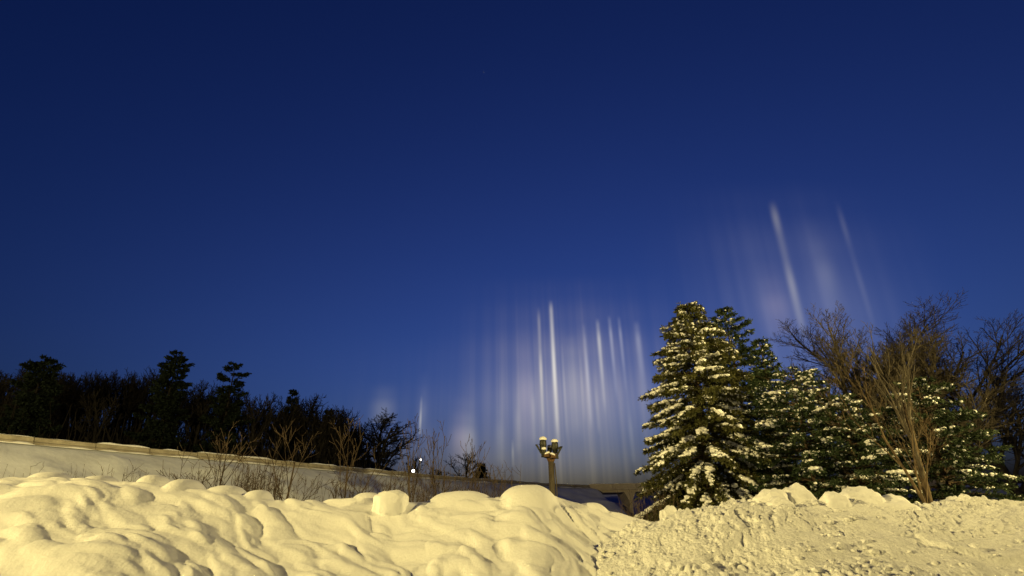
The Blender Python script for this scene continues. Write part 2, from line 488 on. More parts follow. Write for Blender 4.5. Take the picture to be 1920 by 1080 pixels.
snow_lump(1252, 947, RIGHT_D + 0.9, 15, 34, 'small rough snow chunk below the left side of the spruce', 0.2, 0.1, 8, m='snow_crumb')
snow_lump(1281, 953, RIGHT_D + 0.6, 17, 30, 'pale low snow chunk beside the spruce trunk', 0.1, 0, 9, m='snow_crumb')
snow_lump(1790, 930, RIGHT_D, 40, 44, 'wide snow lump on the bank near the right edge', 0.1, -0.1, 10)

# ------------------------------------------------------------------ parapet of the raised road, and the bridge
def snow_cap_strip(mb, P, nrm, z0, half, h, seed):
    """rounded snow lying on a line of points P (k,3)"""
    k = len(P)
    prof = np.array([-1.0, -0.85, -0.4, 0.1, 0.6, 0.95, 1.0])
    ph = np.array([-0.02, 0.5, 0.95, 1.0, 0.9, 0.45, -0.02])
    s = np.arange(k)
    hh = h * (0.75 + 0.5 * vnoise(s * 0.45 + seed * 7.7, s * 0.0, 140))
    end = np.clip(np.minimum(s, k - 1 - s) / 1.5, 0.05, 1) ** 0.5
    hh = hh * end
    V = P[:, None, :] + nrm[:, None, :] * (prof * half)[None, :, None]
    V[..., 2] = z0 + hh[:, None] * ph[None]
    i = np.arange(k * 7).reshape(k, 7)
    mb.add(V.reshape(-1, 3), np.stack([i[:-1, :-1], i[:-1, 1:], i[1:, 1:], i[1:, :-1]], -1).reshape(-1, 4))

wall = thing('parapet_wall', 'low snow-capped concrete wall along the top of the snowy embankment', 'wall', tuple(ROAD[40]))
org = ROAD[40]
arc = np.concatenate([[0], np.cumsum(np.linalg.norm(np.diff(ROAD, axis=0), axis=1))])
PANEL = 4.0
k = 0
while (k + 1) * PANEL < arc[-1]:
    s = np.linspace(k * PANEL + 0.02, (k + 1) * PANEL - 0.02, 9)
    P = np.stack([np.interp(s, arc, ROAD[:, i]) for i in range(3)], -1) - org
    N = np.stack([np.interp(s, arc, NRM[:, i]) for i in range(3)], -1)
    dz = 0.03 * rng.uniform(-1, 1)
    # a panel with a sloped front plinth and a chamfered top
    sec = np.array([[-0.15, ROADZ - 0.6], [-0.15, ROAD_TOP - 0.10], [-0.08, ROAD_TOP - 0.06], [0.08, ROAD_TOP - 0.06], [0.15, ROAD_TOP - 0.10], [0.17, ROADZ + 0.22], [0.32, ROADZ + 0.12], [0.34, ROADZ - 0.6]])
    V = P[:, None, :] + N[:, None, :] * sec[None, :, 0:1]
    V[..., 2] = sec[None, :, 1] + dz
    idx = np.arange(9 * 8).reshape(9, 8)
    mb = MB().add(V.reshape(-1, 3), np.stack([idx[:-1, :-1], idx[1:, :-1], idx[1:, 1:], idx[:-1, 1:]], -1).reshape(-1, 4))
    for e in (0, -1):
        q = idx[e] if e == -1 else idx[e][::-1]
        mb.f.append(np.array([[q[0], q[i], q[i + 1]] for i in range(1, 7)]))
    mb.obj('wall_panel', M['concrete'], wall)
    # snow lies on the panels in broken lengths
    u = rng.random()
    a, b = (0, 9) if u < 0.55 else ((0, 6) if u < 0.7 else ((3, 9) if u < 0.9 else (2, 6)))
    mb = MB()
    snow_cap_strip(mb, P[a:b], N[a:b], ROAD_TOP - 0.075 + dz, 0.19, rng.uniform(0.08, 0.17), k)
    mb.obj('snow_cap', M['snow_tree'], wall, smooth=True)
    mb = MB()
    snow_cap_strip(mb, P + N * 0.45, N, ROADZ - 0.10, 0.28, rng.uniform(0.16, 0.24), k + 50)
    mb.obj('snow_ledge', M['snow_tree'], wall, smooth=True)
    k += 1

BX0, BY = [float(np.interp(k * PANEL, arc, ROAD[:, i])) for i in (0, 1)]
bridge = thing('road_bridge', 'low concrete road bridge crossing behind the floodlight post', 'bridge', (BX0, BY, 0))
mb = MB().box((31, 4.2, ROADZ - 0.20), (62, 8.4, 0.3))
mb.box((31, 4.2, ROADZ - 0.025), (62, 8.0, 0.05))
mb.obj('deck', M['concrete_dark'], bridge)
for yb in (0.75, 3.0, 5.4, 7.6):
    MB().box((31, yb, ROADZ - 0.56), (62, 0.45, 0.42)).obj('girder', M['concrete_dark'], bridge)
for i in range(15):
    o = MB().box((0, 0, 0), (4.08, 0.26, 0.62), 0).box((0, 0, 0.335), (4.1, 0.34, 0.05)).obj('parapet_panel', M['concrete_dark'], bridge)
    o.location = (2.1 + i * 4.13, 0.1, ROADZ + 0.27)
    P = np.stack([np.linspace(0.1, 4.0, 9) + i * 4.13, np.full(9, 0.1), np.zeros(9)], -1)
    mb = MB()
    snow_cap_strip(mb, P, np.tile([0, -1.0, 0], (9, 1)), ROADZ + 0.63, 0.17, rng.uniform(0.12, 0.22), 90 + i)
    mb.obj('snow_cap', M['snow_tree'], bridge, smooth=True)
pier_x = at(1182, 920, BY).x - BX0
for px_ in (pier_x, pier_x + 20, pier_x + 40):
    mb = MB()
    v = []
    for z, w in ((-0.4, 0.55), (ROADZ - 2.2, 0.55), (ROADZ - 0.78, 2.0)):
        v += [[px_ - w / 2, 0.4, z], [px_ + w / 2, 0.4, z], [px_ + w / 2, 8.0, z], [px_ - w / 2, 8.0, z]]
    f = []
    for r in (0, 4):
        for i in range(4): f.append([r + i, r + (i + 1) % 4, r + 4 + (i + 1) % 4, r + 4 + i])
    f.append([8, 9, 10, 11])
    mb.add(v, f).obj('pier', M['concrete_dark'], bridge)
MB().box((-1.0, 4.2, ROADZ / 2 - 0.6), (2.0, 8.4, ROADZ)).obj('abutment', M['concrete_dark'], bridge)

# ------------------------------------------------------------------ bare trees
def rot_about(v, axis, ang):
    axis = axis / (np.linalg.norm(axis) + 1e-9)
    c, s_ = math.cos(ang), math.sin(ang)
    return v * c + np.cross(axis, v) * s_ + axis * np.dot(axis, v) * (1 - c)
def bare_tree(seed, counts, ratios, angles, r0=0.22, L0=5.0, up=0.12, wob=0.12, k=5, minr=0.008, start=0.35, lean=(0, 0), taper=0.5):
    """returns a list per level of (P (n,k,3), R (n,k))"""
    g = np.random.default_rng(seed)
    cur = [(np.zeros(3), np.array([lean[0], lean[1], 1.0]), L0, r0)]
    out = []
    for lv in range(len(counts) + 1):
        P, R, nxt = [], [], []
        for p, d, L, r in cur:
            d = d / np.linalg.norm(d)
            pts, dirs = [p], [d]
            for j in range(k - 1):
                d = d + g.normal(0, wob, 3) + np.array([0, 0, up * (0.3 if lv == 0 else 1)])
                d /= np.linalg.norm(d)
                pts.append(pts[-1] + d * L / (k - 1))
                dirs.append(d)
            re = max(minr * 0.6, r * (taper if lv < len(counts) else 0.35))
            P.append(pts)
            R.append(np.linspace(r, re, k))
            if lv < len(counts):
                nc = counts[lv]
                ph = g.uniform(0, 6.28)
                for c in range(nc):
                    t = start + (1 - start) * (c + g.uniform(0.2, 1.0)) / nc if lv == 0 else 0.2 + 0.8 * (c + g.random()) / nc
                    t = min(t, 1.0)
                    q = t * (k - 1)
                    i = min(int(q), k - 2)
                    pt = np.array(pts[i]) * (1 - (q - i)) + np.array(pts[i + 1]) * (q - i)
                    dd = dirs[min(i + 1, k - 1)]
                    side = np.cross(dd, np.array([0.3, 0.2, 1.0]) if abs(dd[2]) < 0.9 else np.array([1.0, 0.2, 0]))
                    side = rot_about(side, dd, ph + c * 2.4 + g.uniform(-0.5, 0.5))
                    nd = rot_about(dd, side, math.radians(g.normal(angles[lv], angles[lv] * 0.22)))
                    rr = max(minr, (r + (re - r) * t) * g.uniform(0.45, 0.72))
                    nxt.append((pt, nd, L * ratios[lv] * g.uniform(0.7, 1.2) * (1.15 - 0.45 * t if lv == 0 else 1.1 - 0.4 * t), rr))
        out.append((np.array(P), np.array(R)))
        cur = nxt
    return out
def scaled(levels, height, widen=1.0, centre=False):
    top = max(P[..., 2].max() for P, R in levels)
    s_ = height / top
    cx = np.concatenate([P[:, -1, 0] for P, R in levels[2:]]).mean() if centre else 0.0
    levels = [(P - np.stack([cx * P[..., 2] / top, 0 * P[..., 2], 0 * P[..., 2]], -1), R) for P, R in levels]
    return [(P * np.array([s_ * widen, s_ * widen, s_]), R * s_) for P, R in levels]
def place_bare(name, label, cat, loc, levels, m_trunk, m_crown, rz=0.0, group=None, sides=(8, 6, 4, 3, 3), minr=0.0):
    t = thing(name, label, cat, loc, rz, group)
    mb = MB()
    P, R = levels[0]
    mb.tubes(P, R, sides[0])
    mb.obj('trunk', m_trunk, t, smooth=True)
    mb = MB()
    for i, (P, R) in enumerate(levels[1:]):
        mb.tubes(P, np.maximum(R, minr), sides[min(i + 1, len(sides) - 1)], cap=False)
    mb.obj('crown', m_crown, t, smooth=True)
    return t

# ------------------------------------------------------------------ conifers
def conifer(*a_, tilt=0.0, **k_):
    t = conifer_(*a_, **k_)
    t.rotation_euler = Euler((0, tilt, t.rotation_euler.z))
    return t
def conifer_(name, label, cat, loc, H, R, rz=0.0, seed=0, whorls=24, per=9, needles='needles', snow=0.75, prof=None, droop=0.5, base=0.08, density=1.0, snow_size=1.0, blade=(0.13, 0.020), trunk_r=None, group=None, tipup=0.2, gaps=0.0, twig_len=0.34, side_snow=0.4, small_clumps=0.0):
    g = np.random.default_rng(seed)
    t = thing(name, label, cat, loc, rz, group)
    tr = trunk_r or H * 0.016
    zz = np.linspace(0, H * 0.98, 10)
    px = 0.012 * H * np.cumsum(g.normal(0, 0.25, 10)) * 0.3
    tp = np.stack([px - px[0], np.roll(px, 3) * 0 + px[::-1] - px[-1], zz], -1)
    tp[:, 1] = 0
    MB().tubes(tp[None], np.linspace(tr, tr * 0.12, 10)[None], 8).obj('trunk', M['bark_far' if needles == 'needles_far' else 'bark'], t, smooth=True)
    bp, br = [], []
    O, D = [], []
    SC, SS, SA = [], [], []
    prof = prof or (lambda u: (1 - u) ** 0.85)
    gapn = g.uniform(0, 6.28, 6)
    for w in range(whorls):
        u0 = base + (1 - base) * (w + 0.5) / whorls
        nb = max(4, int(round(per * (1 - 0.35 * u0))))
        off = g.uniform(0, 6.28)
        for b in range(nb):
            u = min(0.985, u0 + g.uniform(-0.5, 0.5) / whorls)
            az = off + b * 6.2832 / nb + g.normal(0, 0.18)
            if g.random() < gaps: continue
            L = R * prof(u) * g.uniform(0.78, 1.14) + 0.10
            h = u * H
            ca, sa = math.cos(az), math.sin(az)
            kk = 7
            tt = np.linspace(0, 1, kk)
            dr = droop * (1.15 - 0.75 * u) * g.uniform(0.7, 1.25)
            rise = 0.25 * u
            zc = h + L * (rise * tt + (0.10 * tt - dr * tt ** 1.6 + tipup * dr * tt ** 4))
            bend = g.normal(0, 0.10)
            aa = az + bend * tt
            pts = np.stack([np.interp(h, zz, tp[:, 0]) + L * tt * np.cos(aa), L * tt * np.sin(aa), zc], -1)
            bp.append(pts)
            br.append(np.linspace(0.016 + 0.008 * L, 0.005, kk))
            # twigs
            nt = int(max(8, 26 * L / 1.6) * density)
            ts = 0.12 + 0.88 * g.random(nt) ** 0.75
            side = g.choice([-1, 1], nt)
            i = np.minimum((ts * (kk - 1)).astype(int), kk - 2)
            fr = (ts * (kk - 1) - i)[:, None]
            o = pts[i] * (1 - fr) + pts[i + 1] * fr
            dv = pts[i + 1] - pts[i]
            dv /= np.linalg.norm(dv, axis=1, keepdims=True)
            lat = np.stack([-np.sin(aa[i]), np.cos(aa[i]), np.zeros(nt)], -1) * side[:, None]
            tl = twig_len * (1.25 - 0.75 * ts) * g.uniform(0.6, 1.25, nt) * (0.55 + 0.45 * min(1, L / 1.2))
            td = dv * g.uniform(0.5, 1.0, nt)[:, None] + lat * g.uniform(0.3, 1.0, nt)[:, None] + np.array([0, 0, -1.0]) * (g.uniform(-0.15, 0.75, nt) * (droop + 0.25))[:, None]
            td /= np.linalg.norm(td, axis=1, keepdims=True)
            nbld = 9
            s_ = g.random((nt, nbld))
            oo_ = o[:, None, :] + td[:, None, :] * (tl[:, None] * s_)[..., None]
            rd = g.normal(0, 1, (nt, nbld, 3))
            dd = td[:, None, :] * 0.9 + rd * 0.48
            O.append(oo_.reshape(-1, 3))
            D.append(dd.reshape(-1, 3))
            # snow pillows on the outer part of the branch
            if g.random() < snow and L > 0.18:
                t0 = g.uniform(0.30, 0.60)
                t1 = min(1.0, t0 + g.uniform(0.25, 0.55))
                m_ = max(2, int((t1 - t0) * L / 0.075))
                ts2 = np.linspace(t0, t1, m_)
                pos = np.stack([np.interp(ts2, tt, pts[:, j]) for j in range(3)], -1)
                sw = snow_size * (0.062 + 0.035 * g.random()) * (0.6 + 0.4 * min(1, L / 1.3))
                env = 0.65 + 0.45 * np.sin(np.linspace(0.25, 2.9, m_)) + g.normal(0, 0.12, m_)
                keep = g.random(m_) > 0.22 + 0.25 * (u < 0.4)
                lat2 = np.array([-sa, ca, 0]) * g.normal(0, 0.06, m_)[:, None]
                pos = pos + lat2 + np.array([0, 0, 1.0]) * (sw * 0.55)
                SC.append(pos[keep])
                SS.append(np.stack([sw * env * 1.25, sw * env * g.uniform(0.9, 1.5, m_), sw * env * g.uniform(0.6, 0.85, m_)], -1)[keep])
                SA.append(np.full(m_, az)[keep])
                # loads on some side twigs
                pick = np.where((g.random(nt) < side_snow * 0.22) & (ts > 0.35))[0]
                for q in pick:
                    m3 = 3
                    f3 = np.linspace(0.15, 0.95, m3)
                    SC.append(o[q] + td[q] * (tl[q] * f3)[:, None] + np.array([0, 0, sw * 0.45]))
                    s3 = sw * g.uniform(0.55, 0.85) * np.array([0.9, 1.0, 0.7])
                    SS.append(np.stack([s3 * 1.1, s3, s3 * 0.75], -1))
                    SA.append(np.full(m3, math.atan2(td[q][1], td[q][0])))
            if small_clumps and g.random() < small_clumps:
                q = g.integers(0, nt, 3)
                SC.append(o[q] + td[q] * tl[q][:, None] * 0.7)
                s3 = snow_size * g.uniform(0.03, 0.065, 3)
                SS.append(np.stack([s3 * 1.2, s3, s3 * 0.8], -1))
                SA.append(g.uniform(0, 6, 3))
    tag(MB().tubes(np.array(bp), np.array(br), 3, cap=False).obj('branches', M['bark_far' if needles == 'needles_far' else 'bark'], t), kind='stuff')
    O, D = np.concatenate(O), np.concatenate(D)
    D /= np.linalg.norm(D, axis=1, keepdims=True)
    nrm = g.normal(0, 1, D.shape)
    sd = np.cross(D, nrm)
    sd /= np.linalg.norm(sd, axis=1, keepdims=True)
    bl = blade[0] * g.uniform(0.6, 1.3, len(O))[:, None]
    bw = blade[1] * g.uniform(0.7, 1.3, len(O))[:, None]
    V = np.stack([O - sd * bw * 0.5, O + D * bl * 0.55 - sd * bw, O + D * bl, O + D * bl * 0.5 + sd * bw], 1)
    MB().add(V.reshape(-1, 3), np.arange(len(O) * 4).reshape(-1, 4)).obj('crown', M[needles], t)
    if SC:
        SC, SS, SA = np.concatenate(SC), np.concatenate(SS), np.concatenate(SA)
        mb = MB()
        blobs(mb, SC, SS, 1, 0.10, SA)
        tag(mb.obj('snow_load', M['snow_tree'], t, smooth=True), kind='stuff')
    return t

def stand(px, Y, z=-0.2):
    """a foot on the ground under picture column px at depth Y (measured near the horizon row)"""
    p = at(px, 960, Y)
    return Vector((p.x, p.y, z))

# the snow-laden spruce: broad, drooping, with a dense top
f = stand(1332, 21.0)
Ht = top_over(f, 566) - f.z
conifer('spruce', 'tall snow-laden spruce with drooping branches standing alone in front of the darker trees', 'tree', f, Ht, 2.72, 0.4, 3, whorls=36, per=12,
        prof=lambda u: float(np.interp(u, [0, 0.1, 0.22, 0.4, 0.64, 0.8, 0.92, 1.0], [0.86, 0.97, 1.0, 0.88, 0.68, 0.48, 0.28, 0.06])), droop=0.85, base=0.10, density=1.7, snow=0.66, snow_size=1.15, trunk_r=0.17, small_clumps=0.7, side_snow=0.6, tilt=math.radians(3.0))
# darker conifers behind it
f = stand(1428, 29.0)
conifer('fir', 'dark fir rising behind the right shoulder of the snowy spruce', 'tree', f, top_over(f, 578) - f.z, 2.6, 1.0, 5, whorls=26, per=9, needles='needles_dark', snow=0.22, snow_size=1.0,
        prof=lambda u: 0.25 * min(1, (1 - u) * 8) + 0.75 * (1 - u) ** 0.7, droop=0.12, tipup=0.6, density=1.15, blade=(0.17, 0.030), twig_len=0.45, small_clumps=0.5)
f = stand(1492, 27.0)
conifer('fir', 'dark fir with a pointed top just right of the tallest dark fir', 'tree', f, top_over(f, 636) - f.z, 2.5, 2.0, 6, whorls=24, per=9, needles='needles_dark', snow=0.42, snow_size=1.05,
        prof=lambda u: (1 - u) ** 0.8, droop=0.18, tipup=0.6, density=1.15, blade=(0.16, 0.028), twig_len=0.45, small_clumps=0.6)
f = stand(1542, 19.5)
conifer('hemlock', 'broad bushy evergreen spotted with snow in the middle of the right-hand trees', 'tree', f, top_over(f, 695) - f.z, 2.35, 0.0, 8, whorls=24, per=9, needles='needles_dark', snow=0.46, side_snow=0.7, snow_size=1.0,
        prof=lambda u: 0.95 * (1 - u ** 2.2) ** 0.6 + 0.05, droop=0.38, density=1.2, twig_len=0.38, gaps=0.06, small_clumps=0.95)
f = stand(1628, 18.5)
conifer('hemlock', 'shorter evergreen with snow clumps beside the pale lit stems', 'tree', f, top_over(f, 745) - f.z, 1.75, 2.2, 9, whorls=20, per=8, needles='needles_dark', snow=0.46, side_snow=0.7, snow_size=0.95,
        prof=lambda u: 0.95 * (1 - u ** 2) ** 0.6 + 0.05, droop=0.42, density=1.2, gaps=0.08, small_clumps=0.95)
f = stand(1795, 19.0)
conifer('hemlock', 'snow-dotted evergreen at the right edge past the pale lit trunk', 'tree', f, top_over(f, 715) - f.z, 2.0, 1.2, 10, whorls=24, per=9, needles='needles_dark', snow=0.26, snow_size=0.95,
        prof=lambda u: 0.95 * (1 - u ** 2.2) ** 0.6 + 0.05, droop=0.4, density=1.2, gaps=0.06, small_clumps=0.9)

# big leafless trees behind the evergreens
lv = bare_tree(41, (14, 11, 9, 7), (0.62, 0.50, 0.45, 0.42), (40, 34, 36, 36), r0=0.24, L0=7.5, up=0.12, wob=0.10, start=0.30, minr=0.008, k=4)
f = stand(1640, 31.0)
place_bare('bare_tree', 'leafless brown tree with a dense fan of twigs above the bushy evergreens', 'tree', f, scaled(lv, top_over(f, 600) - f.z, 1.15, True), M['bark_brown'], M['bark_brown'], 0.3, 'big leafless trees behind the evergreens', minr=0.008)
lv = bare_tree(43, (14, 11, 9, 7), (0.60, 0.50, 0.45, 0.42), (40, 34, 36, 36), r0=0.24, L0=7.5, up=0.10, wob=0.11, start=0.28, minr=0.008, k=4)
f = stand(1790, 29.0)
place_bare('bare_tree', 'leafless brown tree behind the pale lit trunk', 'tree', f, scaled(lv, top_over(f, 606) - f.z, 1.15, True), M['bark_brown'], M['bark_brown'], 1.3, 'big leafless trees behind the evergreens', minr=0.008)
f = stand(1930, 33.0)
lv = bare_tree(44, (14, 11, 9, 7), (0.60, 0.50, 0.45, 0.42), (40, 34, 36, 36), r0=0.24, L0=7.5, up=0.10, wob=0.11, start=0.28, minr=0.008, k=4)
place_bare('bare_tree', 'leafless brown tree at the far right edge of the picture', 'tree', f, scaled(lv, top_over(f, 600) - f.z, 1.3, True), M['bark_brown'], M['bark_brown'], 2.3, 'big leafless trees behind the evergreens', minr=0.008)
lv = bare_tree(46, (14, 11, 9, 7), (0.58, 0.50, 0.45, 0.42), (42, 36, 36, 36), r0=0.20, L0=7.5, up=0.09, wob=0.10, start=0.25, minr=0.008, k=4)
f = stand(1715, 35.0)
place_bare('bare_tree', 'leafless tree with a rounded twiggy crown farthest back among the right-hand trees', 'tree', f, scaled(lv, top_over(f, 592) - f.z, 1.35, True), M['bark_brown'], M['bark_brown'], 0.9, 'big leafless trees behind the evergreens', minr=0.009)
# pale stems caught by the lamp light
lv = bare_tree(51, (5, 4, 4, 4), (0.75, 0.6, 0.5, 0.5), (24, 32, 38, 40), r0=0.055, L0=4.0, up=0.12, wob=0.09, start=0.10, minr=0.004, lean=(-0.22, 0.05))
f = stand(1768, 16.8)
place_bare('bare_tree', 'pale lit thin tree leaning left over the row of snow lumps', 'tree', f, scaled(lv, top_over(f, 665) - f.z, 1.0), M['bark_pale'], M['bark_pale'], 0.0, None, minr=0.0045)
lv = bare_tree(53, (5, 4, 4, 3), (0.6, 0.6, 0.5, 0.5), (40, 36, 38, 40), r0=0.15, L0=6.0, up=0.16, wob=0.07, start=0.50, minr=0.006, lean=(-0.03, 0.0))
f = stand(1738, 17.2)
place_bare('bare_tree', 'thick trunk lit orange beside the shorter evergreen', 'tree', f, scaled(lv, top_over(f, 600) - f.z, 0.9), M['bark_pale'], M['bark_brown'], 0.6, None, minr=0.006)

# ------------------------------------------------------------------ trees on the hill behind the raised road
def road_foot(px, Y):
    p = at(px, 880, Y)
    return Vector((p.x, p.y, float(hill_z(np.array([p.x]), np.array([p.y]))[0]) - 0.3))
pine_prof = lambda u: (0.75 + 0.25 * math.sin(u * 31)) * (0.25 + 0.75 * (1 - u) ** 0.6)
for i, (px, py, Y, R, lab) in enumerate([
        (284, 664, 66, 3.2, 'dark pointed pine at the left above the snow-capped wall'),
        (405, 680, 70, 3.4, 'dark ragged pine with flat plates of branches above the wooded hill'),
        (530, 732, 84, 1.9, 'thin dark conifer spire in the middle of the hillside wood'),
        (607, 769, 86, 1.8, 'small dark conifer at the right end of the hillside wood'),
        (20, 672, 60, 3.0, 'dark pine cut by the left edge of the picture'),
        (903, 872, 100, 1.4, 'tiny dark conifer on the road edge right of the shrubby tree')]):
    f = road_foot(px, Y)
    conifer('pine', lab, 'tree', f, top_over(f, py) - f.z, R, i, 60 + i, whorls=22 if i != 1 else 15, per=7, needles='needles_far', snow=0.0, prof=pine_prof if i < 2 or i == 4 else None,
            droop=0.10 if i < 2 else 0.25, tipup=0.8, density=0.8, blade=(0.36, 0.085), twig_len=0.75, base=0.18 if i != 5 else 0.05, gaps=0.2, trunk_r=0.28 if i < 5 else 0.1)
oak = bare_tree(73, (13, 8, 7, 6), (0.66, 0.52, 0.48, 0.42), (56, 42, 40, 40), r0=0.42, L0=7.0, up=0.05, wob=0.14, start=0.30, minr=0.015, k=4)
f = road_foot(712, 92)
place_bare('bare_tree', 'round-crowned leafless oak silhouetted beyond the wall above the flat-topped snow block', 'tree', f, scaled(oak, top_over(f, 757) - f.z, 1.35, True), M['bark_oak'], M['bark_oak'], 0.0, None, minr=0.024)
far_levels = [bare_tree(80 + i, (9, 7, 6), (0.60, 0.55, 0.52), (40, 40, 40), r0=0.32, L0=8.0, up=0.10, wob=0.12, start=0.30, minr=0.025, k=4) for i in range(4)]
for i, (px, py, Y, w, lab) in enumerate([
        (565, 733, 88, 0.9, 'leafless tree with a spreading top right of the thin dark spire'),
        (480, 742, 80, 0.9, 'leafless tree between the ragged pine and the thin dark spire'),
        (675, 785, 95, 0.8, 'leafless tree close against the left side of the round oak'),
        (868, 846, 104, 1.3, 'shrubby round leafless tree just beyond the wall, right of the two lit lamps')]):
    f = road_foot(px, Y)
    place_bare('bare_tree', lab, 'tree', f, scaled(far_levels[i], top_over(f, py) - f.z, w), M['bark_far'], M['bark_far'], i * 1.1, None, minr=0.03)
# the rest of the wood reads as one dark mass
tops = [(-150, 680), (0, 684), (120, 696), (258, 684), (300, 694), (345, 712), (440, 720), (500, 734), (600, 744), (640, 780), (680, 800), (740, 830), (800, 872), (950, 893), (1100, 900)]
mb = MB()
for i in range(120):
    px = rng.uniform(-140, 660) if i < 104 else rng.uniform(640, 960)
    Y = rng.uniform(62, 100) + max(0, px) * 0.02
    f = road_foot(px, Y)
    py = np.interp(px, [a for a, b in tops], [b for a, b in tops]) + abs(rng.normal(0, 14)) + (0 if i % 3 else 25)
    h = top_over(f, py) - f.z
    if h < 1.5: continue
    a = rng.uniform(0, 6.28)
    for j, (P, R) in enumerate(scaled(far_levels[i % 4], h, rng.uniform(0.7, 1.0))):
        Q = P.copy()
        Q[..., 0], Q[..., 1] = P[..., 0] * math.cos(a) - P[..., 1] * math.sin(a), P[..., 0] * math.sin(a) + P[..., 1] * math.cos(a)
        mb.tubes(Q + np.array(f[:]), np.maximum(R, 0.03), 5 if j == 0 else 3, cap=False)
# undergrowth along the road edge
n = 2600
px = rng.uniform(-160, 700, n)
base_, tip = [], []
for i in range(n):
    f = road_foot(px[i], rng.uniform(58, 96) + max(0, px[i]) * 0.02)
    base_.append(f[:])
    tip.append((f.x + rng.normal(0, 0.9), f.y + rng.normal(0, 0.9), f.z + rng.uniform(1.5, 6.5)))
base_, tip = np.array(base_), np.array(tip)
mid = (base_ + tip) / 2 + rng.normal(0, 0.25, (n, 3))
mb.tubes(np.stack([base_, mid, tip], 1), np.tile([0.07, 0.05, 0.02], (n, 1)), 3, cap=False)
tag(mb.obj('hillside_wood', M['bark_far']), 'dense dark leafless wood covering the hill behind the wall', 'wood', kind='stuff')

# ------------------------------------------------------------------ saplings and brush between the bank and the embankment
def sapling(px, py, Y, top, seed, label, lean=0.0, counts=(6, 4, 3), r=0.03, spread=38, start=0.3, stems=1, widen=1.0):
    f = at(px, py, Y)
    f = Vector((f.x, f.y, -0.25))
    h = top_over(f, top) - f.z
    t = thing('sapling', label, 'sapling', f, 0, 'saplings behind the snow bank')
    mt, mc = MB(), MB()
    for s_ in range(stems):
        lv = scaled(bare_tree(seed + s_ * 7, counts, (0.48, 0.5, 0.5), (spread, 38, 40), r0=1.0 * r, L0=h * 0.8, up=0.10, wob=0.05, start=start, minr=0.005, lean=(lean + (s_ - (stems - 1) / 2) * 0.16, 0.06 * s_), taper=0.3), h * (1 - 0.16 * s_), widen)
        sh = np.array([0.10 * (s_ - (stems - 1) / 2), 0.05 * s_, 0])
        mt.tubes(lv[0][0] + sh, np.maximum(lv[0][1], 0.011), 6)
        for P, R in lv[1:]:
            mc.tubes(P + sh, np.maximum(R, 0.0055), 3, cap=False)
    mt.obj('trunk', M['bark_twig'], t, smooth=True)
    mc.obj('twigs', M['bark_twig'], t)
    return t
sapling(386, 905, 13.5, 846, 201, 'short many-stemmed sapling behind the big rounded lump at the left', -0.15, (6, 4, 3), 0.03, 42, 0.35, 2)
sapling(409, 912, 14.0, 785, 211, 'slim sapling rising left of the dark brush clump', 0.02, (8, 4, 3), 0.050, 36, 0.45)
sapling(531, 938, 13.0, 788, 221, 'forked sapling standing clear right of the dark brush clump', -0.01, (7, 4, 3), 0.050, 40, 0.40, 1, 1.1)
sapling(634, 938, 13.0, 776, 231, 'curved sapling left of the flat-topped snow block', 0.03, (7, 4, 3), 0.050, 34, 0.40, 1, 0.8)
sapling(744, 925, 15.0, 868, 241, 'low twiggy sapling directly behind the flat-topped snow block', 0.0, (7, 5, 3), 0.03, 48, 0.2, 2, 1.2)
sapling(774, 936, 13.5, 782, 251, 'straight sapling in front of the two lit lamps', 0.04, (6, 3, 3), 0.050, 28, 0.45, 1, 0.6)
sapling(799, 932, 15.5, 845, 261, 'small sapling just right of the two lit lamps', 0.0, (7, 5, 3), 0.03, 40, 0.3, 1, 1.0)
sapling(830, 925, 14.5, 788, 271, 'tall thin sapling against the pinkish light pillar', 0.01, (9, 4, 3), 0.030, 26, 0.40, 1, 0.55)
sapling(872, 925, 16.0, 815, 281, 'thin sapling in front of the shrubby round tree', 0.0, (8, 4, 3), 0.026, 30, 0.40, 1, 0.6)
sapling(930, 925, 17.0, 868, 291, 'small sapling left of the highest mound of the smooth bank', 0.0, (7, 4, 3), 0.028, 32, 0.3, 1, 0.8)
mb = MB()
P, R = [], []
def brush(px0, px1, top0, top1, Y0, Y1, n, r=0.009):
    for _ in range(n):
        Y = rng.uniform(Y0, Y1)
        p = at(rng.uniform(px0, px1), 940, Y)
        b = np.array([p.x, p.y, -0.25])
        h = top_over(Vector(b), rng.uniform(top0, top1)) + 0.25
        t_ = b + np.array([rng.normal(0, 0.18), rng.normal(0, 0.18), h])
        m_ = (b + t_) / 2 + rng.normal(0, 0.06, 3)
        q = b * 0.25 + t_ * 0.75 + rng.normal(0, 0.05, 3)
        P.append([b, m_, q, t_])
        R.append([r, r * 0.9, r * 0.7, r * 0.4])
        for _ in range(5):
            a = m_ * (1 - (u := rng.random())) + t_ * u
            e = a + np.array([rng.normal(0, 0.16), rng.normal(0, 0.16), rng.uniform(0.08, 0.34)])
            P.append([a, (a + e) / 2 + rng.normal(0, 0.02, 3), (a + 2 * e) / 3, e])
            R.append([r * 0.6, r * 0.55, r * 0.5, r * 0.35])
brush(300, 460, 868, 912, 13, 17, 40)
brush(430, 520, 866, 925, 12.5, 16, 110)
brush(560, 760, 880, 930, 13.5, 18, 50)
brush(700, 960, 870, 930, 14, 20, 110)
brush(1170, 1260, 915, 960, 17, 20, 60)
brush(0, 300, 868, 905, 13, 17, 40)
mb.tubes(np.array(P), np.array(R), 3, cap=False)
tag(mb.obj('brush', M['bark_twig']), 'thin brown winter brush between the smooth snow bank and the embankment', 'brush', kind='stuff')

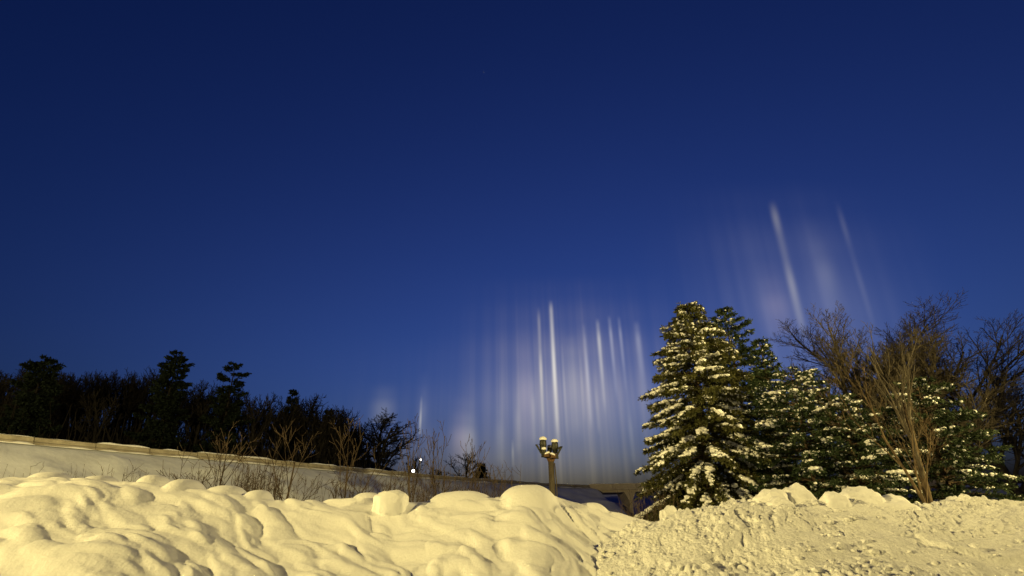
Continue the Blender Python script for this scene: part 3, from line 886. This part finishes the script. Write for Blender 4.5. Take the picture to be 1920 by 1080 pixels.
# ------------------------------------------------------------------ floodlight post
FY = 34.0
f = at(1035, 905, FY)
f = Vector((f.x, f.y, -0.25))
fp = thing('floodlight_post', 'brown post carrying a cluster of unlit snow-capped floodlights above the smooth bank', 'light post', f)
ztop = top_over(f, 852) - f.z
U = FY / FPX * 1.08                      # one picture pixel at the post, in metres
MB().tube([(0, 0, 0), (0, 0, ztop * 0.6), (0, 0, ztop)], [0.20, 0.18, 0.17], 12).obj('pole', M['post'], fp, smooth=True)
MB().tube([(0, 0, ztop - 0.42), (0, 0, ztop - 0.2), (0, 0, ztop + 0.02)], [0.18, 0.28, 0.38], 12).obj('collar', M['rust'], fp, smooth=True)
MB().tube([(0.26, -0.05, 0.3), (0.25, -0.05, ztop * 0.75), (0.20, -0.05, ztop - 0.5)], 0.035, 6).obj('conduit', M['post'], fp, smooth=True)
def floodlight(px, py, yy, w, h, tilt, rz, cap):
    """lamp housing whose middle shows at (px, py)"""
    p = at(px, py, FY + yy) - f
    W, H = w * U, h * U
    mb = MB()
    prof_ = [(0.62, -0.5), (0.80, -0.32), (1.0, -0.1), (1.0, 0.34), (0.82, 0.46), (0.45, 0.5)]
    sgn = 14
    v, fc = [], []
    for r_, z_ in prof_:
        for i in range(sgn):
            a = 6.2832 * i / sgn
            v.append((r_ * W / 2 * math.cos(a), r_ * W / 2 * math.sin(a) * 0.9, z_ * H))
    for j in range(len(prof_) - 1):
        for i in range(sgn):
            fc.append([j * sgn + i, j * sgn + (i + 1) % sgn, (j + 1) * sgn + (i + 1) % sgn, (j + 1) * sgn + i])
    mb.add(v, fc)
    n0 = len(v)
    mb.f.append(np.array([[n0 - sgn, n0 - sgn + i, n0 - sgn + i + 1] for i in range(1, sgn - 1)]))
    o = mb.obj('floodlight', M['housing'], fp, smooth=True, loc=p)
    o.rotation_euler = (tilt, 0, rz)
    MB().tube([(0, 0, -H * 0.53), (0, 0, -H * 0.48)], W * 0.30, 12).obj('lens', M['lens'], o)
    MB().tube([(0, 0, H * 0.05), (0, 0, H * 0.12)], W * 0.535, 14).obj('rim', M['housing'], o)
    if cap:
        v, fc = ICO[3]
        vv = v.copy()
        vv[:, 2] = np.where(vv[:, 2] < 0, vv[:, 2] * 0.12, vv[:, 2] ** 0.8 if False else np.abs(vv[:, 2]) ** 0.75 * np.sign(vv[:, 2]))
        vv *= np.array([W * 0.54, W * 0.52, cap * U])
        vv[:, 2] += H * 0.5
        vv *= (1 + 0.04 * fbm(v[:, 0] * 2 + px, v[:, 1] * 2 + v[:, 2], 150, 2))[:, None]
        MB().add(vv, fc).obj('snow_cap', M['snow_tree'], o, smooth=True)
    a = np.array([p.x, p.y, p.z - H * 0.2])
    b = np.array([np.sign(a[0]) * 0.10, a[1] * 0.2, ztop - 0.10])
    m_ = np.array([a[0] * 0.95, a[1] * 0.8, (a[2] + b[2]) / 2 - 0.15])
    MB().tube([b, (b + m_) / 2 + np.array([0, 0, -0.06]), m_, a], 0.035, 6).obj('arm', M['housing'], fp, smooth=True)
floodlight(1018.2, 836, 0.25, 12, 20, 0.10, 0.2, 5.5)
floodlight(1040.5, 839, 0.25, 11.5, 18, 0.10, -0.2, 5.0)
floodlight(1019.8, 848, -0.35, 7.5, 10, 0.25, 0.1, 3.6)
floodlight(1030.6, 846, 0.55, 8, 13, 0.0, 0.0, 4.2)
for px, py, sx in ((1025.5, 854, -1), (1036.5, 856, 1)):         # shallow boxes on the collar, each under a pad of snow
    p = at(px, py, FY - 0.35) - f
    o = MB().box((0, 0, 0), (9 * U, 0.36, 5 * U), 0.15 * sx, 0.9).obj('junction_box', M['rust'], fp, loc=p)
    v, fc = ICO[3]
    vv = v * np.array([5.0 * U, 0.21, 3.6 * U])
    vv[:, 2] = np.maximum(vv[:, 2], -0.4 * U) + 2.6 * U
    vv[:, 2] += vv[:, 0] * 0.35 * -sx
    MB().add(vv, fc).obj('snow_cap', M['snow_tree'], o, smooth=True)
for sx, pts in ((-1, [(1020, 856), (1014, 848), (1007, 836), (1005, 833.5), (1012, 832.5), (1016, 835)]), (1, [(1042, 858), (1046, 851), (1050, 843), (1053.5, 837), (1050, 838), (1045, 843)])):
    w = [at(a, b, FY) - f for a, b in pts]
    MB().tube(w, 0.065, 6).obj('bracket', M['housing'], fp, smooth=True)
    q = at(1018.5 if sx < 0 else 1043.5, 854 if sx < 0 else 857, FY) - f
    MB().box(tuple(q), (6 * U, 0.25, 5.5 * U), 0.1, 0.85).obj('ballast_box', M['housing'], fp)

# ------------------------------------------------------------------ two small lit lamps on the raised road
def road_lamp(px, py, off, r, label, strength, tall):
    p = at_z(px, py, ROAD_TOP + tall)
    t = thing('road_lamp', label, 'lamp', (p.x, p.y, ROADZ - 0.1), 0, 'lit lamps on the raised road')
    h = p.z - ROADZ + 0.1
    MB().tube([(0, 0, 0), (0, 0, 0.3), (0, 0, h - r * 0.8)], [0.08, 0.05, 0.045], 8).obj('pole', M['galv'], t, smooth=True)
    MB().tube([(0, 0, h - r * 1.05), (0, 0, h - r * 0.75)], [r * 0.35, r * 0.6], 10).obj('collar', M['housing'], t)
    v, fc = ICO[3]
    MB().add(v * r + np.array([0, 0, h]), fc).obj('globe', emit('lit_globe', (1.0, 0.93, 0.80), strength), t, smooth=True)
road_lamp(788.5, 862, 0, 0.15, 'small white lit globe lamp on the taller post beyond the wall', 0.14, 2.0)
road_lamp(775, 883, 0, 0.20, 'small bright lit lamp resting just above the wall top', 0.45, 0.42)

# ------------------------------------------------------------------ yard lamps behind the camera
for i, (pos, watts, aim) in enumerate(YARD_LAMPS):
    x, y, z = pos
    t = thing('yard_lamp', ('tall yard lamp on the left behind the viewer', 'tall yard lamp on the right behind the viewer', 'tall yard lamp far to the left beside the embankment')[i], 'lamp', (x, y, -0.3), math.atan2(-y, -x), 'yard lamps behind the viewer')
    MB().tube([(-1.6, 0, 0), (-1.6, 0, z * 0.9), (-1.3, 0, z + 0.45), (-0.4, 0, z + 0.62)], [0.14, 0.09, 0.07, 0.06], 10).obj('pole', M['galv'], t, smooth=True)
    MB().box((0, 0, z + 0.58), (0.9, 0.42, 0.16), 0, 0.8).obj('lamp_head', M['housing'], t)
    MB().box((0, 0, z + 0.485), (0.6, 0.3, 0.02)).obj('lamp_lens', emit('yard_lamp_lens', LAMP_COLOUR, 3.0), t)
    ld = bpy.data.lights.new('yard_lamp_light', 'SPOT' if aim else 'POINT')
    ld.energy = watts
    ld.color = LAMP_COLOUR
    ld.shadow_soft_size = 0.22
    lo = link('yard_lamp_light', ld, t, (0, 0, z + 0.2))
    if aim:
        ld.spot_size, ld.spot_blend = math.radians(64), 0.7
        dv = Vector(aim) - Vector(pos)
        dv.rotate(Matrix.Rotation(-math.atan2(-y, -x), 3, 'Z'))
        lo.rotation_euler = dv.to_track_quat('-Z', 'Y').to_euler()

# ------------------------------------------------------------------ one faint star
p = at(907, 135, 2600.0)
v, fc = ICO[2]
tag(MB().add(v * 1.5, fc).obj('star', emit('starlight', (0.8, 0.9, 1.0), 0.02), loc=p), 'single faint star high in the blue sky', 'star')

# ------------------------------------------------------------------ light pillars: columns of ice crystals glowing over distant town lights
PY = 210.0
def pillar(px, bottom, top, width, col, strength, profile, label, depth=PY, streaks=0.0):
    b = at(px, bottom, depth)
    zt = top_over(b, top)
    r = width / FPX * depth * 0.5 * 1.8
    ry = min(r, 8.0)
    mb = MB()
    mb.tube([(0, 0, 0), (0, 0, 0.5), (0, 0, 1)], 1.0, 16)
    m = bpy.data.materials.new('ice_crystal_glow')
    m.use_nodes = True
    nt = m.node_tree
    nt.nodes.remove(nt.nodes['Principled BSDF'])
    co = nt.nodes.new('ShaderNodeTexCoord')
    sp = nt.nodes.new('ShaderNodeSeparateXYZ')
    nt.links.new(co.outputs['Object'], sp.inputs[0])
    def math_(op, a, b_=None):
        n_ = nt.nodes.new('ShaderNodeMath')
        n_.operation = op
        for k_, q in enumerate((a, b_)):
            if q is None: continue
            if isinstance(q, (int, float)): n_.inputs[k_].default_value = q
            else: nt.links.new(q, n_.inputs[k_])
        return n_.outputs[0]
    rr = math_('ADD', math_('MULTIPLY', sp.outputs[0], sp.outputs[0]), math_('MULTIPLY', sp.outputs[1], sp.outputs[1]))
    fall = math_('POWER', math_('MAXIMUM', math_('SUBTRACT', 1.0, rr), 0.0), 5.0)
    cr = nt.nodes.new('ShaderNodeValToRGB')
    cr.color_ramp.interpolation = 'EASE'
    el = cr.color_ramp.elements
    el[0].position, el[0].color = profile[0][0], (profile[0][1],) * 3 + (1,)
    el[1].position, el[1].color = profile[-1][0], (profile[-1][1],) * 3 + (1,)
    for pos, val in profile[1:-1]:
        e_ = el.new(pos)
        e_.color = (val, val, val, 1)
    nt.links.new(sp.outputs[2], cr.inputs[0])
    if streaks:                                        # faint vertical rays inside the fog
        mp = nt.nodes.new('ShaderNodeMapping')
        mp.inputs['Scale'].default_value = (streaks, 0.0, 0.35)
        nt.links.new(co.outputs['Object'], mp.inputs[0])
        ns = nt.nodes.new('ShaderNodeTexNoise')
        ns.inputs['Scale'].default_value = 1.0
        ns.inputs['Detail'].default_value = 3.0
        nt.links.new(mp.outputs[0], ns.inputs['Vector'])
        fall = math_('MULTIPLY', fall, math_('ADD', 0.25, math_('MULTIPLY', 1.5, math_('POWER', ns.outputs['Fac'], 1.6))))
    e = nt.nodes.new('ShaderNodeEmission')
    e.inputs[0].default_value = (*col, 1)
    nt.links.new(math_('MULTIPLY', math_('MULTIPLY', fall, cr.outputs[0]), 0.5 * strength / (0.9 * ry)), e.inputs[1])
    nt.links.new(e.outputs[0], nt.nodes['Material Output'].inputs['Volume'])
    H = zt - b.z
    o = mb.obj('light_shaft', m, smooth=True, loc=b)
    o.scale = (r, ry, H)
    m.cycles.volume_step_rate = max(0.02, min(1.0, 10 * (2 * ry / 9) / math.sqrt(H * H + 4 * r * r + 4 * ry * ry)))
    return tag(o, label, 'light pillar', 'light pillars in the sky')
FULL = [(0.0, 0.0), (0.2, 0.5), (0.55, 1.0), (0.8, 0.5), (0.92, 0.2), (1.0, 0.0)]
LOWB = [(0.0, 0.0), (0.15, 0.6), (0.40, 1.0), (0.62, 0.40), (0.82, 0.12), (1.0, 0.0)]
HIGH = [(0.0, 0.0), (0.25, 0.35), (0.55, 0.8), (0.75, 1.0), (0.9, 0.4), (1.0, 0.0)]
WARM, COOL, PINK, WHITE = (1.0, 0.88, 0.50), (1.0, 0.95, 0.78), (1.0, 0.76, 0.58), (1.0, 0.92, 0.60)
pillar(1046, 830, 560, 10, WHITE, 0.046, [(0.0, 0.15), (0.2, 0.5), (0.5, 1.0), (0.75, 0.65), (0.9, 0.5), (1.0, 0.0)], 'brightest tall light pillar above the right floodlights')
pillar(1020, 830, 572, 9, WARM, 0.033, [(0.0, 0.1), (0.25, 0.6), (0.5, 1.0), (0.68, 0.4), (0.85, 0.4), (1.0, 0.0)], 'second tall light pillar just left of the brightest one')
pillar(1082, 830, 625, 30, WARM, 0.011, FULL, 'broad faint yellowish light pillar right of the brightest one')
pillar(1110, 815, 602, 9, COOL, 0.016, FULL, 'thin light pillar leftmost of the middle trio')
pillar(1136, 785, 594, 10, WHITE, 0.030, HIGH, 'bright light pillar in the middle of the group left of the spruce')
pillar(1158, 760, 588, 9, COOL, 0.017, HIGH, 'thin light pillar with a bright upper end')
pillar(1176, 750, 590, 9, COOL, 0.013, HIGH, 'thin faint light pillar second from the spruce')
pillar(1212, 770, 598, 14, COOL, 0.013, HIGH, 'faint light pillar nearest the left side of the spruce')
pillar(787, 815, 738, 6, WHITE, 0.022, [(0.0, 0.4), (0.35, 1.0), (0.7, 0.4), (1.0, 0.0)], 'short light pillar over the two lit lamps')
pillar(790, 830, 690, 22, COOL, 0.006, LOWB, 'broad faint light pillar around the short one')
pillar(862, 880, 735, 44, PINK, 0.013, LOWB, 'broad pinkish light pillar above the shrubby round tree')
pillar(880, 880, 740, 34, WHITE, 0.010, LOWB, 'pale light pillar on the right flank of the pinkish one')
pillar(716, 800, 715, 56, WHITE, 0.010, [(0.0, 0.8), (0.4, 0.8), (0.7, 0.25), (1.0, 0.0)], 'wide faint light pillar over the round oak')
pillar(990, 850, 590, 40, PINK, 0.009, LOWB, 'broad pinkish light pillar left of the two tall ones')
pillar(962, 880, 822, 6, WHITE, 0.010, FULL, 'tiny light pillar low beside the highest mound')
pillar(1514, 655, 372, 19, WHITE, 0.015, [(0.0, 0.0), (0.22, 0.7), (0.4, 1.0), (0.58, 0.40), (0.70, 0.40), (0.85, 0.75), (1.0, 0.0)], 'slanting light pillar high above the bushy evergreens')
pillar(1470, 640, 480, 70, PINK, 0.007, LOWB, 'wide faint pinkish light pillar behind the slanting one')
pillar(1572, 600, 400, 44, COOL, 0.006, LOWB, 'faint broad light pillar between the two slanting ones')
pillar(1648, 645, 372, 14, COOL, 0.0035, [(0.0, 0.0), (0.25, 0.6), (0.4, 0.8), (0.6, 0.35), (0.78, 1.0), (1.0, 0.0)], 'thin slanting light pillar furthest to the right')
pillar(1064, 830, 640, 8, WHITE, 0.009, FULL, 'faint thread of light right beside the brightest pillar')
pillar(1097, 800, 650, 7, WARM, 0.008, FULL, 'faint thread of light left of the middle trio')
pillar(1124, 820, 660, 8, WARM, 0.008, LOWB, 'low faint thread of light inside the middle trio')
pillar(1003, 845, 660, 12, WARM, 0.012, LOWB, 'low cream light pillar left of the floodlight post')
pillar(972, 860, 690, 16, WARM, 0.008, LOWB, 'low cream light pillar above the highest mound')
pillar(938, 880, 720, 22, WHITE, 0.006, LOWB, 'low pale light pillar left of the highest mound')
pillar(1190, 880, 700, 12, WHITE, 0.006, LOWB, 'low pale light pillar beside the foot of the spruce')
# the lit ice fog hanging behind them
pillar(1092, 945, 510, 420, (1.0, 0.82, 0.46), 0.027, [(0.0, 0.25), (0.2, 0.55), (0.42, 1.0), (0.6, 0.55), (0.76, 0.18), (0.9, 0.04), (1.0, 0.0)], 'large dim glow of lit ice fog behind the tall light pillars', 330.0, 26.0)
pillar(850, 945, 620, 480, (1.0, 0.80, 0.50), 0.009, [(0.0, 0.6), (0.25, 0.8), (0.5, 0.35), (0.75, 0.08), (1.0, 0.0)], 'dim low glow of lit ice fog above the wall', 350.0, 22.0)
pillar(1560, 800, 330, 480, (0.95, 0.92, 0.95), 0.007, [(0.0, 0.8), (0.4, 1.0), (0.65, 0.5), (0.85, 0.1), (1.0, 0.0)], 'dim glow of lit ice fog above the right-hand trees', 370.0, 14.0)
